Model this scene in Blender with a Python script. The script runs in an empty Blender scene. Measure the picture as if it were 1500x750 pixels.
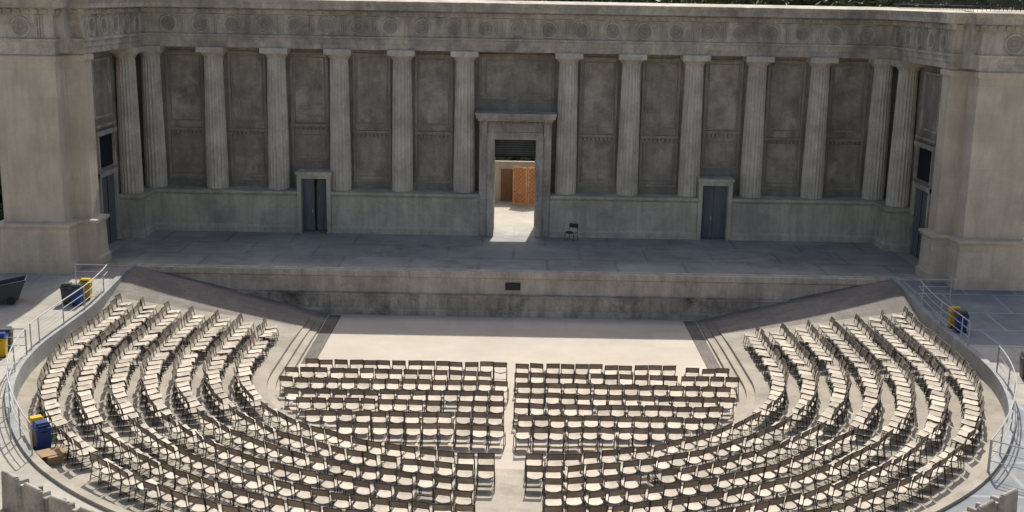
import bpy, bmesh, math, random
from mathutils import Vector, Matrix
random.seed(7)
scene = bpy.context.scene
R = math.radians
S = 2.0          # stage level
CY = -10.0       # centre of the orchestra curve

# ---------------------------------------------------------------- materials
def N(nt, t, **kw):
    n = nt.nodes.new(t)
    for k, v in kw.items(): setattr(n, k, v)
    return n

def mat(name, col, rough=0.85, var=0.25, scale=0.7, streak=0.0, bump=0.15, fine=18.0,
        stain=None, joints=None, metallic=0.0, stain_thr=(0.5, 0.68), stain_scale=0.35, spec=0.3, zscale=1.0, objrand=0.0):
    m = bpy.data.materials.new(name); m.use_nodes = True
    nt = m.node_tree; b = nt.nodes['Principled BSDF']; L = nt.links.new
    b.inputs['Roughness'].default_value = rough
    b.inputs['Metallic'].default_value = metallic
    b.inputs['Specular IOR Level'].default_value = spec
    geo = N(nt, 'ShaderNodeNewGeometry')
    n1 = N(nt, 'ShaderNodeTexNoise'); n1.inputs['Scale'].default_value = scale
    n1.inputs['Detail'].default_value = 9; n1.inputs['Roughness'].default_value = 0.65
    L(geo.outputs['Position'], n1.inputs['Vector'])
    mr = N(nt, 'ShaderNodeMapRange')
    mr.inputs['From Min'].default_value = 0.3; mr.inputs['From Max'].default_value = 0.7
    mr.inputs['To Min'].default_value = 1 - var; mr.inputs['To Max'].default_value = 1 + var * 0.7
    L(n1.outputs['Fac'], mr.inputs['Value'])
    cur = mr.outputs['Result']
    def mul(a, bsock):
        x = N(nt, 'ShaderNodeMath', operation='MULTIPLY'); L(a, x.inputs[0]); L(bsock, x.inputs[1]); return x.outputs[0]
    nf = N(nt, 'ShaderNodeTexNoise'); nf.inputs['Scale'].default_value = fine; nf.inputs['Detail'].default_value = 4
    L(geo.outputs['Position'], nf.inputs['Vector'])
    mf = N(nt, 'ShaderNodeMapRange'); mf.inputs['From Min'].default_value = .3; mf.inputs['From Max'].default_value = .7
    mf.inputs['To Min'].default_value = 1 - var * .45; mf.inputs['To Max'].default_value = 1 + var * .35
    L(nf.outputs['Fac'], mf.inputs['Value']); cur = mul(cur, mf.outputs['Result'])
    if objrand > 0:
        oi = N(nt, 'ShaderNodeObjectInfo'); mo = N(nt, 'ShaderNodeMapRange')
        mo.inputs['To Min'].default_value = 1 - objrand; mo.inputs['To Max'].default_value = 1 + objrand * .6
        L(oi.outputs['Random'], mo.inputs['Value']); cur = mul(cur, mo.outputs['Result'])
    if streak > 0:
        mp = N(nt, 'ShaderNodeMapping'); mp.inputs['Scale'].default_value = (2.0, 2.0, 0.28)
        L(geo.outputs['Position'], mp.inputs['Vector'])
        ns = N(nt, 'ShaderNodeTexNoise'); ns.inputs['Scale'].default_value = 1.3; ns.inputs['Detail'].default_value = 8
        ns.inputs['Roughness'].default_value = .7; ns.inputs['Distortion'].default_value = .4
        L(mp.outputs['Vector'], ns.inputs['Vector'])
        ms = N(nt, 'ShaderNodeMapRange'); ms.inputs['From Min'].default_value = .34; ms.inputs['From Max'].default_value = .6
        ms.inputs['To Min'].default_value = 1 - streak; ms.inputs['To Max'].default_value = 1.05
        L(ns.outputs['Fac'], ms.inputs['Value']); cur = mul(cur, ms.outputs['Result'])
    if joints:
        plane, bw, bh, dark = joints
        sp = N(nt, 'ShaderNodeSeparateXYZ'); L(geo.outputs['Position'], sp.inputs[0])
        cb = N(nt, 'ShaderNodeCombineXYZ')
        if plane == 'xy':
            L(sp.outputs[0], cb.inputs[0]); L(sp.outputs[1], cb.inputs[1])
        else:
            ad = N(nt, 'ShaderNodeMath', operation='ADD'); L(sp.outputs[0], ad.inputs[0]); L(sp.outputs[1], ad.inputs[1])
            L(ad.outputs[0], cb.inputs[0]); L(sp.outputs[2], cb.inputs[1])
        bt = N(nt, 'ShaderNodeTexBrick'); bt.inputs['Scale'].default_value = 1
        bt.inputs['Brick Width'].default_value = bw; bt.inputs['Row Height'].default_value = bh
        bt.inputs['Mortar Size'].default_value = min(bw, bh) * .03
        bt.inputs['Color1'].default_value = (1, 1, 1, 1); bt.inputs['Color2'].default_value = (.9, .9, .9, 1)
        bt.inputs['Mortar'].default_value = (dark, dark, dark, 1)
        L(cb.outputs[0], bt.inputs['Vector'])
        cur = mul(cur, bt.outputs['Color'])
    mx = N(nt, 'ShaderNodeVectorMath', operation='SCALE')
    mx.inputs[0].default_value = col; L(cur, mx.inputs['Scale'])
    outc = mx.outputs['Vector']
    if stain:
        nn = N(nt, 'ShaderNodeTexNoise'); nn.inputs['Scale'].default_value = stain_scale; nn.inputs['Detail'].default_value = 10
        nn.inputs['Roughness'].default_value = .7
        ofs = N(nt, 'ShaderNodeMapping'); ofs.inputs['Location'].default_value = (31, 17, 5); ofs.inputs['Scale'].default_value = (1, 1, zscale)
        L(geo.outputs['Position'], ofs.inputs['Vector']); L(ofs.outputs[0], nn.inputs['Vector'])
        mm = N(nt, 'ShaderNodeMapRange'); mm.inputs['From Min'].default_value = stain_thr[0]; mm.inputs['From Max'].default_value = stain_thr[1]
        L(nn.outputs['Fac'], mm.inputs['Value'])
        mi = N(nt, 'ShaderNodeMix', data_type='RGBA')
        L(mm.outputs['Result'], mi.inputs['Factor']); L(outc, mi.inputs['A']); mi.inputs['B'].default_value = (*stain, 1)
        outc = mi.outputs['Result']
    L(outc, b.inputs['Base Color'])
    if bump > 0:
        bp = N(nt, 'ShaderNodeBump'); bp.inputs['Strength'].default_value = bump; bp.inputs['Distance'].default_value = .05
        L(nf.outputs['Fac'], bp.inputs['Height']); L(bp.outputs['Normal'], b.inputs['Normal'])
    return m

M = {}
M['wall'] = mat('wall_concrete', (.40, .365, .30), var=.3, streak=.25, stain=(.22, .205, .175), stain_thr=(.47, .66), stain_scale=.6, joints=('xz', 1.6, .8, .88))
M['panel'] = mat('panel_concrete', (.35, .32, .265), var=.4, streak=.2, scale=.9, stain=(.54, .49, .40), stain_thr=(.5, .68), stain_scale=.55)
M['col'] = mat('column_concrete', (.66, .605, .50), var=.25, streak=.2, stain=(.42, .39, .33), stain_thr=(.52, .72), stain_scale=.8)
M['entab'] = mat('entablature_concrete', (.58, .53, .44), var=.3, streak=.3, stain=(.27, .25, .215), stain_thr=(.47, .68), stain_scale=.7)
M['grime_shade'] = mat('grime_recess_shade', (.37, .34, .285), var=.3, streak=.25)  # grime tint plus painted-in shade, so medallion relief reads in flat light
M['pylon'] = mat('pylon_concrete', (.64, .565, .45), var=.16, streak=.14, joints=('xz', 3.0, 1.2, .92), stain=(.42, .38, .31), stain_thr=(.54, .74))
M['podium'] = mat('podium_concrete', (.60, .57, .44), var=.2, streak=.25, stain=(.34, .33, .275), stain_thr=(.47, .68), stain_scale=.5)
M['stage'] = mat('stage_concrete', (.33, .34, .315), var=.3, scale=.35, stain=(.46, .46, .42), stain_thr=(.48, .7), joints=('xy', 3.2, 2.7, .75), rough=.7)
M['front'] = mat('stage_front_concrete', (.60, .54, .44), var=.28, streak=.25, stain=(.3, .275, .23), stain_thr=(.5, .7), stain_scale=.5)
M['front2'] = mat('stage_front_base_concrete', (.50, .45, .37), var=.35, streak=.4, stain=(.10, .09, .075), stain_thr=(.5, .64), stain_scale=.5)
M['orch'] = mat('orchestra_concrete', (.56, .505, .425), var=.1, scale=.5, joints=('xy', 2.4, 2.4, .93), stain=(.47, .42, .35), stain_thr=(.52, .75))
M['terr'] = mat('terrace_concrete', (.36, .33, .275), var=.22, scale=.8, stain=(.22, .2, .17), stain_thr=(.5, .72), stain_scale=.9)
M['step'] = mat('step_concrete', (.38, .345, .285), var=.22, scale=1.2)
M['brick'] = mat('paving_brick', (.26, .235, .205), var=.3, joints=('xy', .6, .3, .65), stain=(.17, .155, .14), stain_scale=.7)
M['plat'] = mat('plateau_concrete', (.45, .425, .37), var=.2, scale=.5, stain=(.3, .28, .25), joints=('xy', 1.8, 1.8, .85))
M['deck'] = mat('painted_deck', (.24, .26, .275), var=.2, scale=.6, joints=('xy', 2.2, 2.2, 1.4), stain=(.33, .33, .32))
M['curb'] = mat('painted_curb', (.36, .375, .37), var=.25, stain=(.24, .24, .23), stain_scale=1.2)
M['gutter'] = mat('gutter_stone', (.17, .155, .14), var=.3, joints=('xy', .5, 1.0, .6))
M['soil'] = mat('ground_soil', (.16, .14, .09), var=.4, scale=.3, stain=(.06, .08, .03))
M['bowl'] = mat('bowl_concrete', (.33, .31, .27), var=.2)
M['back'] = mat('backstage_paving', (.44, .41, .35), var=.2)
M['steel'] = mat('railing_paint', (.46, .48, .49), var=.1, rough=.45, bump=0)
M['black'] = mat('black_metal', (.02, .02, .022), var=.2, rough=.5, bump=0)
M['frame'] = mat('chair_frame', (.05, .043, .036), var=.2, rough=.5, bump=0)
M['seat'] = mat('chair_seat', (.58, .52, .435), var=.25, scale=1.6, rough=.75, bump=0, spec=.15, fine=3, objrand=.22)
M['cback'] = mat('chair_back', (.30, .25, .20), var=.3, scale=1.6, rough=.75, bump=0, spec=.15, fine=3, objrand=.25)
M['door'] = mat('door_paint', (.15, .17, .18), var=.2, rough=.5, streak=.2)
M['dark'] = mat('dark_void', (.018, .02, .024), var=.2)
M['yel'] = mat('bin_yellow', (.70, .43, .03), var=.1, rough=.45, bump=0)
M['blue'] = mat('bin_blue', (.02, .06, .22), var=.15, rough=.45, bump=0)
M['grey'] = mat('bin_grey', (.07, .075, .08), var=.15, rough=.5, bump=0)
M['card'] = mat('cardboard', (.36, .25, .15), var=.15, bump=0)
M['wood'] = mat('lattice_wood', (.62, .36, .20), var=.25, scale=3, streak=.2)
M['wood2'] = mat('brown_door_wood', (.22, .12, .07), var=.2, streak=.3)
M['thr'] = mat('throne_stone', (.44, .41, .36), var=.3, scale=1.5, stain=(.2, .19, .165), stain_thr=(.47, .66), stain_scale=1.2)
M['bark'] = mat('bark', (.11, .08, .055), var=.4, scale=4, bump=.5)

def leafmat(name, col):
    m = bpy.data.materials.new(name); m.use_nodes = True
    nt = m.node_tree; b = nt.nodes['Principled BSDF']; b.inputs['Roughness'].default_value = .6
    g = N(nt, 'ShaderNodeNewGeometry'); r = N(nt, 'ShaderNodeMapRange')
    r.inputs['To Min'].default_value = .5; r.inputs['To Max'].default_value = 1.6
    nt.links.new(g.outputs['Random Per Island'], r.inputs['Value'])
    s = N(nt, 'ShaderNodeVectorMath', operation='SCALE'); s.inputs[0].default_value = col
    nt.links.new(r.outputs['Result'], s.inputs['Scale']); nt.links.new(s.outputs[0], b.inputs['Base Color'])
    return m
M['leaf'] = leafmat('leaves', (.05, .085, .025))
M['leaf2'] = leafmat('leaves_dry', (.085, .095, .035))

# ---------------------------------------------------------------- mesh helpers
def link(ob, parent=None):
    scene.collection.objects.link(ob)
    if parent: ob.parent = parent
    return ob
def empty(name, loc=(0, 0, 0)):
    e = bpy.data.objects.new(name, None); e.empty_display_size = .5; e.location = loc
    return link(e)
def mesh(name, verts, faces, mats, parent=None, fm=None, smooth=False):
    me = bpy.data.meshes.new(name); me.from_pydata([tuple(v) for v in verts], [], faces)
    for mm in mats: me.materials.append(mm)
    if fm:
        for p, i in zip(me.polygons, fm): p.material_index = i
    if smooth:
        for p in me.polygons: p.use_smooth = True
    bm = bmesh.new(); bm.from_mesh(me); bmesh.ops.recalc_face_normals(bm, faces=bm.faces); bm.to_mesh(me); bm.free()
    return link(bpy.data.objects.new(name, me), parent)

class B:
    def __init__(s): s.v = []; s.f = []; s.m = []
    def box(s, x0, x1, y0, y1, z0, z1, m=0, tx=0, ty=0, xf=None):
        i = len(s.v)
        vs = [(x0, y0, z0), (x1, y0, z0), (x1, y1, z0), (x0, y1, z0),
              (x0 + tx, y0 + ty, z1), (x1 - tx, y0 + ty, z1), (x1 - tx, y1 - ty, z1), (x0 + tx, y1 - ty, z1)]
        if xf: vs = [tuple(xf @ Vector(v)) for v in vs]
        s.v += vs
        for q in [(0, 3, 2, 1), (4, 5, 6, 7), (0, 1, 5, 4), (1, 2, 6, 5), (2, 3, 7, 6), (3, 0, 4, 7)]:
            s.f.append(tuple(i + k for k in q)); s.m.append(m)
    def tube(s, a, b, r, m=0, n=6, r2=None):
        a = Vector(a); b = Vector(b); d = (b - a).normalized(); r2 = r if r2 is None else r2
        u = d.orthogonal().normalized(); w = d.cross(u); i = len(s.v)
        for p, rr in ((a, r), (b, r2)):
            for k in range(n):
                t = 2 * math.pi * k / n; s.v.append(tuple(p + (u * math.cos(t) + w * math.sin(t)) * rr))
        for k in range(n):
            s.f.append((i + k, i + (k + 1) % n, i + n + (k + 1) % n, i + n + k)); s.m.append(m)
        s.f.append(tuple(i + k for k in range(n))[::-1]); s.m.append(m)
        s.f.append(tuple(i + n + k for k in range(n))); s.m.append(m)
    def grid(s, rows, m=0, thick=None):
        i = len(s.v); nr = len(rows); nc = len(rows[0])
        for r_ in rows: s.v += [tuple(p) for p in r_]
        for a in range(nr - 1):
            for c in range(nc - 1):
                s.f.append((i + a * nc + c, i + a * nc + c + 1, i + (a + 1) * nc + c + 1, i + (a + 1) * nc + c)); s.m.append(m)
    def make(s, name, mats, parent=None, bevel=0):
        ob = mesh(name, s.v, s.f, mats, parent, s.m)
        if bevel:
            md = ob.modifiers.new('bevel', 'BEVEL'); md.width = bevel; md.segments = 2; md.limit_method = 'ANGLE'
        return ob

def sweep(b, path, prof, m=0):
    n = len(path); P = [Vector(p) for p in path]; offs = []
    for i in range(n):
        ns = []
        if i > 0: d = (P[i] - P[i - 1]).normalized(); ns.append(Vector((d.y, -d.x)))
        if i < n - 1: d = (P[i + 1] - P[i]).normalized(); ns.append(Vector((d.y, -d.x)))
        offs.append(ns[0] if len(ns) == 1 else (ns[0] + ns[1]) / (1 + ns[0].dot(ns[1])))
    base = len(b.v); k = len(prof)
    for p, o in zip(P, offs):
        for (q, z) in prof: b.v.append((p.x + o.x * q, p.y + o.y * q, z))
    for i in range(n - 1):
        for j in range(k):
            a = base + i * k + j; c = base + i * k + (j + 1) % k
            b.f.append((a, c, c + k, a + k)); b.m.append(m)
    b.f.append(tuple(base + j for j in range(k))); b.m.append(m)
    b.f.append(tuple(base + (n - 1) * k + j for j in range(k))[::-1]); b.m.append(m)

# ---------------------------------------------------------------- terrain
def sm(t): t = max(0, min(1, t)); return t * t * (3 - 2 * t)
def dist(x, y): return abs(x) if y > CY else math.hypot(x, y - CY)
def wst(y): return sm((y + 6.5) / 6.0)
def hr(d):
    if d < 8.35: return 0
    if d < 8.65: return .13
    if d < 8.95: return .26
    return .39 + .07 * (d - 8.95)
def hs(x): return max(0, min(1.95, 1.95 * (abs(x) - 8.4) / 8.4))
def hter(x, y, d=None):
    d = dist(x, y) if d is None else d
    w = wst(y); return hr(d) * (1 - w) + hs(x) * w
def hplat(x, y, d):
    base = 1.5 + .45 * wst(y) - .38 * sm((-16.5 - y) / 5)
    f = sm((-13 - y) / 7)
    if d > 20: base += f * min(10.1, .46 * math.floor((min(d, 42) - 20) / 1.0 + .01))
    return base
SP = [('L', -1, y) for y in [0, -.6, -1.2, -1.8, -2.4, -3, -3.6, -4.2, -4.8, -5.4, -6, -6.6, -7.5, -8.7]]
SP += [('A', 180 + 180 * i / 110) for i in range(111)]
SP += [('L', 1, y) for y in [0, -.6, -1.2, -1.8, -2.4, -3, -3.6, -4.2, -4.8, -5.4, -6, -6.6, -7.5, -8.7][::-1]]
def pt(s, d):
    if s[0] == 'L': return (s[1] * d, s[2])
    a = R(s[1]); return (d * math.cos(a), CY + d * math.sin(a))
def strip(name, prof, mats, fmfun=None):
    v = []; f = []; fm = []; k = len(prof)
    for s in SP:
        for (d, hf) in prof:
            x, y = pt(s, d); v.append((x, y, hf(x, y, d)))
    for i in range(len(SP) - 1):
        for j in range(k - 1):
            a = i * k + j; f.append((a, a + 1, a + 1 + k, a + k))
            cx = (v[a][0] + v[a + k][0]) / 2; cy = (v[a][1] + v[a + k][1]) / 2
            fm.append(fmfun(cx, cy, prof[j][0]) if fmfun else 0)
    return mesh(name, v, f, mats, None, fm)
ter = lambda x, y, d: hter(x, y, d)
prof = []
def mk(h): return lambda x, y, d: h * (1 - wst(y)) + hs(x) * wst(y)
for d0, lo in ((8.35, 0), (8.65, .13), (8.95, .26)):
    prof += [(d0 - .001, mk(lo)), (d0, mk(lo + .13))]
prof = [(8.30, mk(0))] + prof
prof[-1] = (8.95, ter)
for d in [9.3, 9.8, 10.4, 11, 11.7, 12.4, 13.1, 13.8, 14.5, 15.2, 16, 16.6, 17.12]: prof.append((d, ter))
strip('terrace_ground', prof, [M['terr'], M['brick'], M['step']],
      lambda x, y, d: 1 if y > -3.9 else (2 if d < 8.9 else 0))
# orchestra floor
ov = [(8.3, 0, 0)] + [(-8.3, 0, 0)] + [(8.3 * math.cos(R(a)), CY + 8.3 * math.sin(R(a)), 0) for a in range(180, 361, 3)]
mesh('orchestra_floor', ov, [tuple(range(len(ov)))], [M['orch']])
b = B()
for sx in (-1, 1):
    x0, x1 = sorted((sx * 7.72, sx * 8.27)); b.box(x0, x1, -7.9, -.65, .001, .005)
b.make('drain_channel', [M['gutter']])
# plateau + bowl
pp = [(17.3, lambda x, y, d: hplat(x, y, 17.3))]
for d in (18.2, 19.1, 19.99): pp.append((d, hplat))
for i in range(22):
    d = 20 + i
    pp.append((d + .011, hplat)); pp.append((d + .99, hplat))
for d in (43, 60, 120, 500): pp.append((d, lambda x, y, dd: hplat(x, y, 42)))
strip('plateau_ground', pp, [M['plat'], M['deck'], M['bowl'], M['soil']],
      lambda x, y, d: 2 if d > 20 and y < -14 else (3 if d > 26 else (1 if x > 0 and (y > -9 or y < -15.5) and d < 23 else 0)))
b = B()
def gridrow(x0, x1, y0, y1, z): b.v += [(x0, y0, z), (x1, y0, z), (x1, y1, z), (x0, y1, z)]; i = len(b.v) - 4; b.f.append((i, i + 1, i + 2, i + 3))
gridrow(-500, 500, 60, 900, 1.95); b.m.append(1)
gridrow(-500, 500, 0, 60, 1.95); b.m.append(0)
b.make('rear_ground', [M['back'], M['soil']])
# low curved retaining wall
strip('low_curved_wall', [(17.1, lambda x, y, d: hter(x, y, 17.1) - .1), (17.1, lambda x, y, d: hplat(x, y, 17.3) + .10),
      (17.34, lambda x, y, d: hplat(x, y, 17.3) + .10), (17.34, lambda x, y, d: hplat(x, y, 17.3) - .1)], [M['curb'], M['terr']],
      lambda x, y, d: 1 if y < -20.5 else 0)

# ---------------------------------------------------------------- stage building
bld = empty('theatre_stage_building')
YW = 9.3   # wall face
stg = empty('stage_platform')
b = B(); b.box(-19.1, 19.1, .02, 10.7, .2, S); b.make('stage_floor', [M['stage']], stg)
b = B()
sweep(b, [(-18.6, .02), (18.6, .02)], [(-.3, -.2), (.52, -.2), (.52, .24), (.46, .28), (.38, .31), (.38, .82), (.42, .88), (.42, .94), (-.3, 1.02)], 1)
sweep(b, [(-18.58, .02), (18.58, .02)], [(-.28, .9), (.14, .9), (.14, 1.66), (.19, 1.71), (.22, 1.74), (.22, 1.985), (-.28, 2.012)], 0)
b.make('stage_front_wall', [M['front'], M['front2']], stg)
b = B(); b.box(-.34, .34, -.18, -.10, 1.18, 1.52, 0)
for i in range(6): b.box(-.3, .3, -.21, -.17, 1.21 + i * .05, 1.235 + i * .05, 1)
b.make('vent_grille', [M['black'], M['grey']], stg)

b = B()
DW = 1.07; DH = 5.05
for sx in (-1, 1):
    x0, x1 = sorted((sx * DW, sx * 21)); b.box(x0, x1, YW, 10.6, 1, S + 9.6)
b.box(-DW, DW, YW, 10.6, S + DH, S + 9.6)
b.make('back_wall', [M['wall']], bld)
b = B()
for sx in (-1, 1):
    x0, x1 = sorted((sx * 19.9, sx * 22.1)); b.box(x0, x1, 2.9, 9.31, 1, S + 9.55)
b.make('wing_wall', [M['wall']], bld)
b = B(); b.box(-19.0, 19.0, 8.6, 10.9, S + 9.5, S + 11.9)
for sx in (-1, 1):
    x0, x1 = sorted((sx * 19.3, sx * 22.5)); b.box(x0, x1, -1.0, 10.9, S + 9.5, S + 11.9)
b.make('attic_block', [M['entab']], bld)

COLX = [2.65 + 3.22 * k for k in range(6)]
CYC = 8.85
b = B()
def frame(cx, hw, z0, z1, t, pr, m=0):
    y0 = YW - pr
    b.box(cx - hw, cx - hw + t, y0, YW + .02, z0, z1, m); b.box(cx + hw - t, cx + hw, y0, YW + .02, z0, z1, m)
    b.box(cx - hw + t, cx + hw - t, y0 + .002, YW + .02, z0, z0 + t, m); b.box(cx - hw + t, cx + hw - t, y0 + .002, YW + .02, z1 - t, z1, m)
for sx in (-1, 1):
    for k in range(5):
        cx = sx * (COLX[k] + 1.61); z0 = S + (3.6 if k == 2 else 2.55)
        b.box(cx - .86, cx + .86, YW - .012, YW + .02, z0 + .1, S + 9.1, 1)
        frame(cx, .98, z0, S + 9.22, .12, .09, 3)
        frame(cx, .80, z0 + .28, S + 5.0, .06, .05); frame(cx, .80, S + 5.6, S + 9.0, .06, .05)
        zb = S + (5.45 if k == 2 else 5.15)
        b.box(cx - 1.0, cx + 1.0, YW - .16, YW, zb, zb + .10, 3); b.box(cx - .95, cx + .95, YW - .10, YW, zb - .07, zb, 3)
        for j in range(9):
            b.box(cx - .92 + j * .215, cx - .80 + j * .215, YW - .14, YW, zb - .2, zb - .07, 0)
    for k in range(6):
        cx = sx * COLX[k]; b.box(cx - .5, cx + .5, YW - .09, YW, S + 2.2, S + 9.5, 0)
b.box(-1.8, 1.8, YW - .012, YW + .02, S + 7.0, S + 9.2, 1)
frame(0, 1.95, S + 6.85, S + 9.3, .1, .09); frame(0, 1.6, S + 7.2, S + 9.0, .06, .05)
b.make('wall_panels', [M['wall'], M['panel'], M['entab'], M['grime_shade']], bld)

b = B()
pprof = [(-1.25, S - .05), (.10, S - .05), (.10, S + .28), (.03, S + .36), (0, S + .40), (0, S + 1.92), (.05, S + 1.96), (.14, S + 2.05), (.14, S + 2.17), (-1.25, S + 2.2)]
sweep(b, [(1.85, 8.15), (9.5, 8.15)], pprof); sweep(b, [(-9.5, 8.15), (-1.85, 8.15)], pprof)
sweep(b, [(11.26, 8.15), (18.72, 8.15), (18.72, 6.1), (20.4, 6.1)], pprof)
sweep(b, [(-20.4, 6.1), (-18.72, 6.1), (-18.72, 8.15), (-11.26, 8.15)], pprof)
b.make('podium', [M['podium']], bld)

# side doors
for sx in (-1, 1):
    cx = sx * 10.38; b = B()
    for e in (-1, 1):
        x0, x1 = sorted((cx + e * .66, cx + e * .87)); b.box(x0, x1, 8.0, 9.3, S, S + 2.85)
    b.box(cx - .87, cx + .87, 8.0, 9.3, S + 2.85, S + 3.05); b.box(cx - .94, cx + .94, 7.93, 9.3, S + 3.05, S + 3.2)
    b.box(cx - .66, cx - .03, 8.42, 8.48, S + .04, S + 2.85, 1)
    if sx < 0:
        b.box(cx + .1, cx + .66, 8.52, 8.58, S + .04, S + 2.85, 1); b.box(cx - .03, cx + .1, 8.9, 8.95, S + .04, S + 2.5, 3)  # light through the ajar gap painted as a pale strip
    else: b.box(cx - .02, cx + .66, 8.42, 8.48, S + .04, S + 2.85, 1)
    b.box(cx - .16, cx - .10, 8.37, 8.42, S + 1.0, S + 1.2, 2)
    for (za, zb_) in ((.3, 1.2), (1.45, 2.6)):
        b.box(cx - .55, cx - .2, 8.395, 8.42, S + za, S + zb_, 1)
    b.make('side_door', [M['podium'], M['door'], M['steel'], M['plat']], bld, .01)

# central portal
b = B()
for e in (-1, 1):
    x0, x1 = sorted((e * DW, e * 1.42)); b.box(x0, x1, 7.98, 9.4, S, S + DH)
    x0, x1 = sorted((e * 1.42, e * 1.85)); b.box(x0, x1, 8.2, 9.35, S, S + DH + .6)
    x0, x1 = sorted((e * 1.44, e * 1.72)); b.box(x0, x1, 7.86, 8.2, S + DH + .2, S + DH + .95)
    x0, x1 = sorted((e * 1.13, e * 1.19)); b.box(x0, x1, 7.94, 8.0, S + .02, S + DH)
b.box(-1.42, 1.42, 7.98, 9.35, S + DH, S + DH + .38); b.box(-1.42, 1.42, 8.04, 9.35, S + DH + .38, S + DH + .95)
b.box(-1.85, -1.42, 8.1, 9.34, S + DH + .6, S + DH + .95); b.box(1.42, 1.85, 8.1, 9.34, S + DH + .6, S + DH + .95)
for j in range(17): b.box(-1.7 + j * .205, -1.58 + j * .205, 7.84, 8.04, S + DH + .80, S + DH + .93, 1)
b.box(-1.92, 1.92, 7.78, 9.33, S + DH + .95, S + DH + 1.08); b.box(-2.02, 2.02, 7.62, 9.33, S + DH + 1.08, S + DH + 1.26)
b.box(-2.08, 2.08, 7.55, 9.33, S + DH + 1.26, S + DH + 1.36)
b.make('central_portal', [M['entab'], M['grime_shade']], bld, .012)
b = B(); b.box(-DW, DW, 9.75, 9.85, S + 4.0, S + DH, 0); b.box(-DW, DW, 9.7, 9.9, S + 3.93, S + 4.0, 1)
for j in range(8): b.box(-DW, DW, 9.73, 9.76, S + 4.05 + j * .125, S + 4.07 + j * .125, 1)
b.make('portal_shutter', [M['door'], M['black']], bld)

# fluted column mesh
b = B(); nfl = 20; sub = 4; n = nfl * sub; H = 7.25; hsft = H - .52
rings = []
for j in range(9):
    t = j / 8; r = .56 - .095 * t ** 1.35; rings.append((hsft * t, r, True))
rings += [(hsft + .005, .485, False), (hsft + .05, .485, False), (hsft + .06, .50, False), (hsft + .14, .57, False), (hsft + .22, .645, False), (hsft + .26, .655, False)]
for z, r, fl in rings:
    for k in range(n):
        fr = (k % sub) / sub; rr = r * (1 - .085 * math.sin(math.pi * fr)) if fl else r
        a = 2 * math.pi * k / n; b.v.append((rr * math.cos(a), rr * math.sin(a), z))
for j in range(len(rings) - 1):
    for k in range(n):
        b.f.append((j * n + k, j * n + (k + 1) % n, (j + 1) * n + (k + 1) % n, (j + 1) * n + k)); b.m.append(0)
b.f.append(tuple((len(rings) - 1) * n + k for k in range(n))); b.m.append(0)
b.box(-.70, .70, -.70, .70, hsft + .26, H + .01)
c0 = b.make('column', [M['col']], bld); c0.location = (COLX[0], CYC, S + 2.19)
for sx in (-1, 1):
    for k in range(6):
        if sx == 1 and k == 0: continue
        o = bpy.data.objects.new('column', c0.data); o.location = (sx * COLX[k], CYC, S + 2.19); link(o, bld)
    o = bpy.data.objects.new('column', c0.data); o.location = (sx * 19.38, 6.85, S + 2.19); link(o, bld)

# entablature
b = B()
eprof = [(-.9, 9.45), (0, 9.45), (0, 9.72), (.04, 9.73), (.04, 9.98), (.12, 10.0), (.12, 10.1), (.0, 10.13), (0, 11.1), (.12, 11.13), (.12, 11.34), (.24, 11.38), (.50, 11.42), (.50, 11.62), (.57, 11.72), (.62, 11.86), (-.9, 12.0)]
eprof = [(q, S + z) for q, z in eprof]
EX = 18.85; EY = 8.3
path = [(-22.45, 9.5), (-22.45, -1.35), (-19.65, -1.35), (-19.65, -.2), (-EX, -.2), (-EX, EY), (EX, EY), (EX, -.2), (19.65, -.2), (19.65, -1.35), (22.45, -1.35), (22.45, 9.5)]
sweep(b, path, eprof)
def place(seg, step, fn, margin=.5):
    p, q = Vector(seg[0]), Vector(seg[1]); L_ = (q - p).length; d = (q - p).normalized(); nrm = Vector((d.y, -d.x))
    cnt = max(1, int((L_ - 2 * margin) / step) + 1); st = (L_ - (cnt - 1) * step) / 2
    for i in range(cnt): fn(p + d * (st + i * step), d, nrm)
def dent(p, d, nm):
    xf = Matrix(((d.x, nm.x, 0, p.x), (d.y, nm.y, 0, p.y), (0, 0, 1, 0), (0, 0, 0, 1)))
    b.box(-.09, .09, .08, .22, S + 11.16, S + 11.33, xf=xf)
def medal(p, d, nm):
    c = Vector((p.x, p.y, S + 10.60)); u = Vector((d.x, d.y, 0)); w = Vector((0, 0, 1)); nn = Vector((nm.x, nm.y, 0))
    i = len(b.v)
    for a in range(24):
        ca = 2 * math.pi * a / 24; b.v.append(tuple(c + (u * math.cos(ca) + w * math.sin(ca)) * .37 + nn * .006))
    b.f.append(tuple(range(i, i + 24))); b.m.append(1)  # dark disc: recess shade painted behind the ring
    for (R0, r0) in ((.40, .06), (.13, .04)):
        i = len(b.v); na = 24; nb = 6
        for a in range(na):
            ca = 2 * math.pi * a / na; e = u * math.cos(ca) + w * math.sin(ca)
            for k in range(nb):
                cb = 2 * math.pi * k / nb; b.v.append(tuple(c + e * (R0 + r0 * math.cos(cb)) + nn * (.01 + r0 * math.sin(cb))))
        for a in range(na):
            for k in range(nb):
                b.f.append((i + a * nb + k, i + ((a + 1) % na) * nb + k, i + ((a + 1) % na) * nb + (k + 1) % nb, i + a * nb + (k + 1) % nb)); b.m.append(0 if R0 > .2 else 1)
    xf = Matrix(((d.x, nm.x, 0, p.x), (d.y, nm.y, 0, p.y), (0, 0, 1, 0), (0, 0, 0, 1)))
    for q in (.66, .77, .88): b.box(q, q + .06, -.02, .045, S + 10.16, S + 11.03, xf=xf)
    b.box(.60, 1.0, -.02, .07, S + 11.03, S + 11.09, xf=xf)
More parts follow.
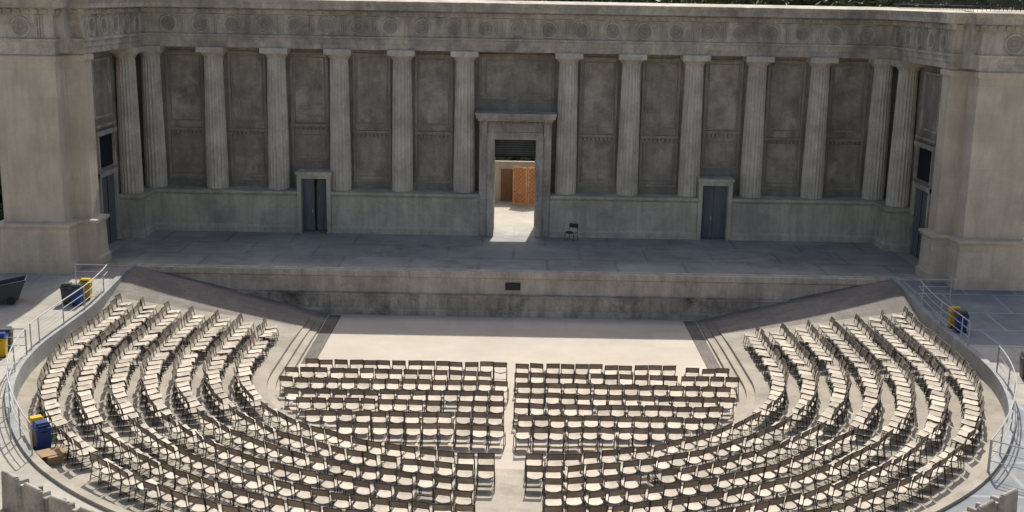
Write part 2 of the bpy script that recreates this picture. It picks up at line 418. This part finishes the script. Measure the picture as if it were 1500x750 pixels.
for i in range(1, len(path) - 2):
    seg = (path[i], path[i + 1])
    place(seg, .38, dent, .15)
    L_ = (Vector(seg[1]) - Vector(seg[0])).length
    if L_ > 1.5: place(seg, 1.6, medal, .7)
b.make('entablature', [M['entab'], M['grime_shade']], bld)

# pylons
for sx in (-1, 1):
    b = B()
    def bx(xa, xb, y0, y1, z0, z1, m=0, tx=0, ty=0):
        x0, x1 = sorted((sx * xa, sx * xb)); b.box(x0, x1, y0, y1, z0, z1, m, tx, ty)
    bx(19.72, 22.4, -1.28, 2.95, 1, S + 9.5)
    bx(18.92, 19.9, -.12, .85, 1, S + 9.46)
    q = [(-.6, 1), (.30, 1), (.30, S + .35), (.22, S + .42), (.18, S + 1.85), (.24, S + 1.93), (.32, S + 2.0), (.32, S + 2.12), (-.6, S + 2.3)]
    pth = [(-22.4, 3.2), (-22.4, -1.28), (-19.72, -1.28), (-19.72, -.12), (-18.92, -.12), (-18.92, .85), (-19.9, .85)]
    if sx > 0: pth = [(-x, y) for x, y in pth][::-1]
    sweep(b, pth, q)
    q = [(-.3, S + 9.12), (.05, S + 9.12), (.09, S + 9.2), (.09, S + 9.36), (.0, S + 9.44), (-.3, S + 9.44)]
    sweep(b, pth, q)
    b.make('pylon', [M['pylon']], bld)
    b = B()
    bx(19.72, 19.96, 3.35, 3.55, S, S + 3.6, 0); bx(19.72, 19.96, 5.6, 5.8, S, S + 3.6, 0); bx(19.70, 19.96, 3.35, 5.8, S + 3.4, S + 3.62, 0)
    bx(19.84, 19.94, 3.55, 5.6, S + .02, S + 3.4, 1); bx(19.82, 19.86, 4.55, 4.6, S + .02, S + 3.4, 2)
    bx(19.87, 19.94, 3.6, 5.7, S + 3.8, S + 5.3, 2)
    bx(19.74, 19.94, 3.45, 3.6, S + 3.75, S + 5.4, 0); bx(19.74, 19.94, 5.7, 5.85, S + 3.75, S + 5.4, 0); bx(19.66, 19.94, 3.3, 5.95, S + 5.4, S + 5.62, 0)
    for i in range(9): bx(19.74, 19.94, 3.4 + i * .28, 3.52 + i * .28, S + 5.68, S + 5.8, 3)
    bx(19.70, 19.94, 3.2, 6.0, S + 5.8, S + 5.9, 0)
    bx(19.80, 19.94, 3.4, 5.8, S + 6.2, S + 6.32, 0); bx(19.80, 19.94, 3.4, 5.8, S + 8.9, S + 9.0, 0)
    bx(19.80, 19.94, 3.4, 3.5, S + 6.32, S + 8.9, 0); bx(19.80, 19.94, 5.7, 5.8, S + 6.32, S + 8.9, 0)
    b.make('wing_doorway', [M['entab'], M['door'], M['dark'], M['grime_shade']], bld)
for sx in (-1, 1):
    b = B()
    P = [(sx * 19.3, 9.8), (sx * 19.3, -1.0), (sx * 22.2, -1.0), (sx * 22.2, 9.8)]
    for i in range(3):
        a = Vector(P[i]); c = Vector(P[i + 1]); L_ = (c - a).length
        for zz in (12.15, 12.75): b.tube((a.x, a.y, S + zz), (c.x, c.y, S + zz), .025)
        for j in range(int(L_ / .18)):
            p = a.lerp(c, j * .18 / L_); b.tube((p.x, p.y, S + 11.9), (p.x, p.y, S + 12.85), .013, n=4)
    b.make('roof_railing', [M['black']])

# ---------------------------------------------------------------- chairs
def chair_mesh():
    b = B()
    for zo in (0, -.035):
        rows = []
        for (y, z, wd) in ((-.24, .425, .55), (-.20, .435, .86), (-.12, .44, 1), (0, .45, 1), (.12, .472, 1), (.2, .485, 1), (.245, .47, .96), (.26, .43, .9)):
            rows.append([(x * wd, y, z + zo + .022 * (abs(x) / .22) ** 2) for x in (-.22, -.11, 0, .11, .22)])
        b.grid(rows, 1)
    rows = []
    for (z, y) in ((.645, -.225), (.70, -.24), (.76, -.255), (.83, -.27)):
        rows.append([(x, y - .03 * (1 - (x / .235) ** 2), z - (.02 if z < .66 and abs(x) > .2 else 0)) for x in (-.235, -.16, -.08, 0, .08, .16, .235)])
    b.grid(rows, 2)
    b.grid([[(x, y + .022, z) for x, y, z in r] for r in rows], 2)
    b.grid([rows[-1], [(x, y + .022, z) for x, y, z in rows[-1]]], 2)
    for s in (-1, 1):
        b.tube((s * .245, -.29, 0), (s * .24, -.20, .44), .014); b.tube((s * .24, -.20, .44), (s * .24, -.275, .85), .014)
        b.tube((s * .245, .27, 0), (s * .24, .20, .44), .014); b.tube((s * .24, -.2, .42), (s * .24, .22, .42), .013)
        b.tube((s * .245, -.28, .05), (s * .245, .26, .05), .010)
    b.tube((-.24, -.285, .84), (.24, -.285, .84), .017)
    b.tube((-.24, -.25, .18), (.24, -.25, .18), .010)
    me = bpy.data.meshes.new('chair'); me.from_pydata(b.v, [], b.f)
    for m_ in (M['frame'], M['seat'], M['cback']): me.materials.append(m_)
    for p, i in zip(me.polygons, b.m): p.material_index = i
    return me
CM = chair_mesh()
def chair(x, y, ang, parent, z=None):
    if random.random() < .006: return
    o = bpy.data.objects.new('chair', CM)
    o.location = (x + random.uniform(-.035, .035), y + random.gauss(0, .04), (hter(x, y) if z is None else z) + .004)
    o.rotation_euler = (0, 0, ang + random.gauss(0, .085)); link(o, parent)
blk = empty('orchestra_chairs')
SPC = .545
for r in range(7):
    y = -9.62 - r * 1.10
    for sx in (-1, 1):
        rowy = y - (.16 if sx > 0 else 0); ysl = random.uniform(-.02, .025); st = random.uniform(-.04, .10)
        for i in range(16):
            x = sx * (.13 + st + SPC * .5 + i * SPC)
            lim = 8.3 if rowy > -11.6 else math.sqrt(max(0, 8.4 ** 2 - (rowy + 10.3) ** 2))
            if r == 0: lim = 7.9 if sx < 0 else 6.4
            if abs(x) + .2 > lim: continue
            chair(x, rowy + ysl * abs(x), 0, blk, 0)
for i in range(3): chair(6.75 + i * .54, -9.95, random.uniform(-.1, .1), blk, 0)
arcs = empty('terrace_chairs')
for k in range(7):
    d = 9.75 + 1.05 * k
    for sx in (-1, 1):
        y = -5.9 + .19 * k - random.uniform(0, .2)
        while y > -9.9:
            chair(sx * (d + random.uniform(-.02, .02)), y, R(-90) if sx < 0 else R(90), arcs)
            y -= SPC
        step = SPC / d; a = R(2.5)
        amax = R(90) - (.66 / d)
        a1 = R(34)
        while a < amax:
            if abs(a - a1) * d > .38:
                th = math.pi + a if sx < 0 else 2 * math.pi - a
                x = d * math.cos(th); yy = CY + d * math.sin(th)
                chair(x, yy, 0, arcs)
            a += step
for o in arcs.children:
    x, y = o.location.x, o.location.y
    if y <= -10.0:
        v = Vector((-x, CY - y)); o.rotation_euler[2] = math.atan2(v.y, v.x) - math.pi / 2 + random.gauss(0, .08)
o = bpy.data.objects.new('stage_chair', CM.copy()); o.location = (2.95, 7.2, S + .004); o.rotation_euler = (0, 0, R(150)); link(o)
o.data.materials.clear()
for m_ in (M['frame'], M['grey'], M['grey']): o.data.materials.append(m_)

# ---------------------------------------------------------------- railings
def railing(pts, parent=None, name='handrail', h=.95, post=1.7):
    b = B(); acc = 0; zs = (.36, .68, 1.0)
    for i in range(len(pts) - 1):
        a, c = Vector(pts[i]), Vector(pts[i + 1])
        for q in zs: b.tube(a + Vector((0, 0, h * q)), c + Vector((0, 0, h * q)), .024 if q == 1 else .016)
        L_ = (c - a).length
        if i == 0: b.tube(a - Vector((0, 0, .05)), a + Vector((0, 0, h)), .024)
        acc += L_
        if acc >= post or i == len(pts) - 2: b.tube(c - Vector((0, 0, .05)), c + Vector((0, 0, h)), .024); acc = 0
    return b.make(name, [M['steel']])
def onplat(x, y): return (x, y, hplat(x, y, min(dist(x, y), 19.9)) + .1)
def arcpts(sx, a0, a1, d=17.22, n=8):
    out = []
    for i in range(n + 1):
        a = R(a0 + (a1 - a0) * i / n); out.append(onplat(sx * d * math.cos(a), CY - d * math.sin(a)))
    return out
for sx in (-1, 1):
    railing([onplat(sx * 18.6, -3.4), onplat(sx * 17.25, -3.4)] + [onplat(sx * 17.22, -4.0 - .75 * i) for i in range(8)] + ([] if sx > 0 else arcpts(-1, 0, 6, n=2)[1:]))
    railing(arcpts(sx, 8, 38, n=14))
    e = arcpts(sx, 8, 9, n=1)[0]; railing([onplat(sx * 19.6, -12.6), e])
railing([onplat(13.6, -20.6), onplat(15.2, -21.9), onplat(17.5, -22.6)])
railing([onplat(-14.6, -19.6), onplat(-17.6, -20.2)])

# ---------------------------------------------------------------- bins etc.
def bin_(name, x, y, mbody, mlid, rot=0, w=.44, h=.86):
    dd = dist(x, y); z = hplat(x, y, min(dd, 19.9)) if dd > 17.1 else hter(x, y); b = B()
    b.box(-w / 2 * .86, w / 2 * .86, -w / 2 * .86, w / 2 * .86, 0.03, .05, 0)
    i = len(b.v); lo = w / 2 * .82; hi = w / 2
    b.v += [(-lo, -lo, .05), (lo, -lo, .05), (lo, lo, .05), (-lo, lo, .05), (-hi, -hi, h * .8), (hi, -hi, h * .8), (hi, hi, h * .8), (-hi, hi, h * .8)]
    for q in [(0, 3, 2, 1), (4, 5, 6, 7), (0, 1, 5, 4), (1, 2, 6, 5), (2, 3, 7, 6), (3, 0, 4, 7)]: b.f.append(tuple(i + k for k in q)); b.m.append(0)
    b.box(-hi - .025, hi + .025, -hi - .025, hi + .025, h * .8, h * .85, 1)
    b.box(-hi, hi, -hi, hi, h * .85, h, 1, .05, .09)
    for s in (-1, 1):
        b.box(-hi * .6, hi * .6, s * (hi - .03) - .02, s * (hi - .03) + .02, h * .865, h * .93, 2)
        b.tube((s * hi * .7, -hi * .9, .05), (s * hi * .7 + .04, -hi * .9, .05), .05, 2, 8)
        b.box(-.1, .1, s * hi - .025, s * hi + .025, h * .70, h * .73, 2)
    o = b.make(name, [mbody, mlid, M['black']], None, .012); o.location = (x, y, z + .004); o.rotation_euler[2] = rot
bin_('recycling_bin', -13.98, -19.22, M['yel'], M['yel'], .6, .42, .95)
bin_('recycling_bin', -13.66, -19.62, M['blue'], M['blue'], .6, .44, .95)
bin_('recycling_bin', -17.75, -4.6, M['yel'], M['yel'], .1)
bin_('recycling_bin', -17.85, -5.35, M['blue'], M['grey'], .1)
bin_('trash_bin', -18.3, -5.2, M['grey'], M['grey'], .1)
bin_('recycling_bin', -18.0, -12.3, M['yel'], M['blue'], .2)
bin_('trash_bin', -18.1, -11.6, M['grey'], M['grey'], .2)
bin_('recycling_bin', 17.75, -6.3, M['yel'], M['yel'], -.1)
bin_('recycling_bin', 17.8, -6.9, M['blue'], M['grey'], -.1)
bin_('trash_bin', 18.05, -12.7, M['grey'], M['grey'], -.2, .6, .9)
# tilt cart
b = B()
vs = [(-.55, -.4, .15), (.45, -.4, .15), (.45, .4, .15), (-.55, .4, .15), (-.75, -.5, .75), (.8, -.5, 1.0), (.8, .5, 1.0), (-.75, .5, .75)]
b.v += vs
for q in [(0, 3, 2, 1), (0, 1, 5, 4), (1, 2, 6, 5), (2, 3, 7, 6), (3, 0, 4, 7)]: b.f.append(q); b.m.append(0)
b.v += [(x * .94, y * .92, z + (.03 if z < .5 else 0)) for x, y, z in vs]
for q in [(0, 3, 2, 1), (0, 1, 5, 4), (1, 2, 6, 5), (2, 3, 7, 6), (3, 0, 4, 7)]: b.f.append(tuple(8 + k for k in q)[::-1]); b.m.append(0)
for k in range(4): b.f.append((4 + k, 4 + (k + 1) % 4, 12 + (k + 1) % 4, 12 + k)); b.m.append(1)
for s in (-1, 1):
    b.tube((.2, s * .42, .16), (.2, s * .48, .16), .16, 2, 14); b.tube((-.45, s * .3, .08), (-.45, s * .34, .08), .08, 2, 10)
o = b.make('tilt_cart', [M['grey'], M['steel'], M['black']]); o.location = (-20.8, -5.2, hplat(-20.7, -5.2, 19.9) + .004); o.rotation_euler[2] = .3
# cardboard box with flaps
b = B(); b.box(-.3, .3, -.2, .2, 0, .3)
b.box(-.3, .3, -.36, -.2, .29, .30); b.box(-.3, .3, .202, .36, .27, .28); b.box(.302, .42, -.2, .2, .27, .28)
o = b.make('cardboard_box', [M['card']]); o.location = (-13.15, -20.3, hter(-13.15, -20.3) + .004); o.rotation_euler[2] = -.9

# stone thrones
def throne():
    b = B()
    b.box(-.38, .38, -.30, .30, 0, .42); b.box(-.42, .42, -.42, -.26, 0, 1.02, 0, .05, .02)
    for s in (-1, 1):
        x0, x1 = sorted((s * .30, s * .42)); b.box(x0, x1, -.27, .30, 0, .64); b.box(x0 - .005, x1 + .005, -.27, -.05, .6, .82)
    b.tube((-.34, -.34, 1.0), (.34, -.34, 1.0), .07, 0, 8)
    return b.make('stone_throne', [M['thr']], None, .02)
t0 = None; tp = empty('stone_thrones')
for sx in (-1, 1):
    for i in range(9):
        a = R(48 + i * 3.5); d = 18.6; x = sx * d * math.cos(a); y = CY - d * math.sin(a)
        if t0 is None: t0 = throne(); o = t0; o.parent = tp
        else:
            o = bpy.data.objects.new('stone_throne', t0.data); link(o, tp)
            md = o.modifiers.new('bevel', 'BEVEL'); md.width = .02
        o.location = (x, y, hplat(x, y, 18.4)); v = Vector((-x, CY - y)); o.rotation_euler[2] = math.atan2(v.y, v.x) - math.pi / 2 + random.uniform(-.05, .05)

# ---------------------------------------------------------------- behind the portal
b = B(); b.box(-5, 5, 19.0, 19.2, 1.9, S + 2.35, 0); b.box(-5.05, 5.05, 18.95, 19.25, S + 2.35, S + 2.42, 0)
b.box(-.85, -.12, 18.94, 19.0, S, S + 1.95, 1)
for xx in (-.92, -.12): b.box(xx, xx + .07, 18.92, 19.0, S, S + 2.0, 0)
b.make('backstage_wall', [M['plat'], M['wood2']])
b = B()
for (xa, ya, xb, yb) in ((-.08, 17.9, .75, 17.4), (.78, 17.4, 1.5, 17.9)):
    a = Vector((xa, ya, S)); c = Vector((xb, yb, S)); d = (c - a).normalized(); L_ = (c - a).length; nr = Vector((d.y, -d.x, 0))
    xf = Matrix(((d.x, nr.x, 0, a.x), (d.y, nr.y, 0, a.y), (0, 0, 1, S), (0, 0, 0, 1)))
    b.box(0, L_, -.03, -.01, .05, 2.2, 1, xf=xf)
    for (x0, x1, z0, z1) in ((0, .07, 0, 2.3), (L_ - .07, L_, 0, 2.3), (.07, L_ - .07, 2.2, 2.28), (.07, L_ - .07, .02, .1)): b.box(x0, x1, 0, .05, z0, z1, 0, xf=xf)
    def clip(xa_, za_, xb_, zb_):
        lo, hi = .07, L_ - .07
        def at(x): return za_ + (zb_ - za_) * (x - xa_) / (xb_ - xa_)
        l, h_ = max(lo, xa_), min(hi, xb_)
        return (l, at(l), h_, at(h_)) if h_ - l > .03 else None
    for s in (-1, 1):
        t = -2.2
        while t < L_ + 2.2:
            za, zb = (.1, 2.2) if s > 0 else (2.2, .1)
            r_ = clip(t, za, t + 2.1, zb)
            if r_: b.tube(xf @ Vector((r_[0], .02 + .012 * s, r_[1])), xf @ Vector((r_[2], .02 + .012 * s, r_[3])), .022, 0, 4)
            t += .26
b.make('lattice_screen', [M['wood'], mat('screen_backing', (.48, .22, .10), var=.2)])

# ---------------------------------------------------------------- trees
def tree_mesh(seed, Ht, Rc, leaf):
    rnd = random.Random(seed); b = B()
    b.tube((0, 0, -.2), (.2, .1, Ht * .5), .35, 0, 8, .2)
    cl = []
    for i in range(11):
        a = rnd.uniform(0, 6.28); rr = Rc * rnd.uniform(.15, .8); z = Ht * rnd.uniform(.42, .93)
        p = Vector((rr * math.cos(a), rr * math.sin(a), z)); cl.append((p, Rc * rnd.uniform(.28, .5)))
        b.tube((.15, .1, Ht * rnd.uniform(.25, .48)), p, .11, 0, 5, .03)
    for p, r in cl:
        for j in range(170):
            u = Vector((rnd.gauss(0, 1), rnd.gauss(0, 1), rnd.gauss(0, .8))); u.normalize()
            q = p + u * r * rnd.uniform(.55, 1.15); s = rnd.uniform(.14, .36)
            n1 = Vector((rnd.gauss(0, 1), rnd.gauss(0, 1), rnd.gauss(0, 1))).normalized(); t1 = n1.orthogonal().normalized() * s; t2 = n1.cross(t1) * .7
            i = len(b.v); b.v += [tuple(q - t1), tuple(q + t2), tuple(q + t1), tuple(q - t2)]
            b.f.append((i, i + 1, i + 2, i + 3)); b.m.append(1)
    me = bpy.data.meshes.new('tree'); me.from_pydata(b.v, [], b.f); me.materials.append(M['bark']); me.materials.append(leaf)
    for p, i in zip(me.polygons, b.m): p.material_index = i
    return me
TM = [tree_mesh(1, 15, 5.2, M['leaf']), tree_mesh(2, 13, 4.6, M['leaf2']), tree_mesh(3, 17, 5.0, M['leaf'])]
def tree(x, y, s=1, k=None):
    o = bpy.data.objects.new('tree', random.choice(TM) if k is None else TM[k]); o.location = (x, y, 1.9)
    o.scale = (s, s, s * random.uniform(.9, 1.1)); o.rotation_euler[2] = random.uniform(0, 6.28); link(o)
for i in range(17):
    tree(-52 + i * 6.5 + random.uniform(-1.5, 1.5), 40 + random.uniform(-3, 5), random.uniform(.95, 1.25))
for i in range(14):
    tree(-70 + i * 10.8 + random.uniform(-2, 2), 54 + random.uniform(-3, 5), random.uniform(1.2, 1.6))
for x, y in ((-29, 9), (29, 10), (-31, 17), (31, 18), (-27, 24), (28, 25)): tree(x, y, random.uniform(.8, .95))
sh = tree_mesh(9, 4.2, 2.6, M['leaf'])
for i in range(8):
    o = bpy.data.objects.new('shrub', sh); o.location = (-9 + i * 2.5, 23 + random.uniform(-.6, .6), 1.6); o.rotation_euler[2] = i * 1.7; link(o)
for x, y in ((-25.5, 4), (-25, 8), (25.6, 5), (25.2, 9), (-25.5, 13), (25.8, 13)):
    o = bpy.data.objects.new('shrub', sh); o.location = (x, y, 1.6); o.rotation_euler[2] = x; link(o)

# ---------------------------------------------------------------- light, world, camera
sv = Vector((.12, 1.0, 1.22)).normalized()
el = math.asin(sv.z); az = math.atan2(sv.x, sv.y)
sun = bpy.data.lights.new('sun', 'SUN'); sun.energy = 4.7; sun.angle = R(.5); sun.color = (1, .94, .85)
so = bpy.data.objects.new('sun', sun); so.rotation_euler = sv.to_track_quat('Z', 'Y').to_euler(); link(so)
w = bpy.data.worlds.new('World'); scene.world = w; w.use_nodes = True
nt = w.node_tree; bg = nt.nodes['Background']; sky = nt.nodes.new('ShaderNodeTexSky'); sky.sky_type = 'NISHITA'
sky.sun_disc = False; sky.sun_elevation = el; sky.sun_rotation = az; sky.dust_density = 4.0; sky.air_density = .8; sky.ozone_density = .6
nt.links.new(sky.outputs[0], bg.inputs[0]); bg.inputs[1].default_value = .135
cam = bpy.data.cameras.new('camera'); cam.sensor_width = 36; cam.lens = 36 * 1720 / 1500; cam.clip_end = 3000
co = bpy.data.objects.new('camera', cam); link(co); scene.camera = co
pitch = 12.46; roll = 1.0
mtx = Matrix.Rotation(R(.07), 4, 'Z') @ Matrix.Rotation(R(90 - pitch), 4, 'X') @ Matrix.Rotation(R(roll), 4, 'Z')
co.matrix_world = Matrix.Translation((0, -51.9, 14.2)) @ mtx
scene.view_settings.view_transform = 'Standard'; scene.view_settings.look = 'None'; scene.view_settings.exposure = 0
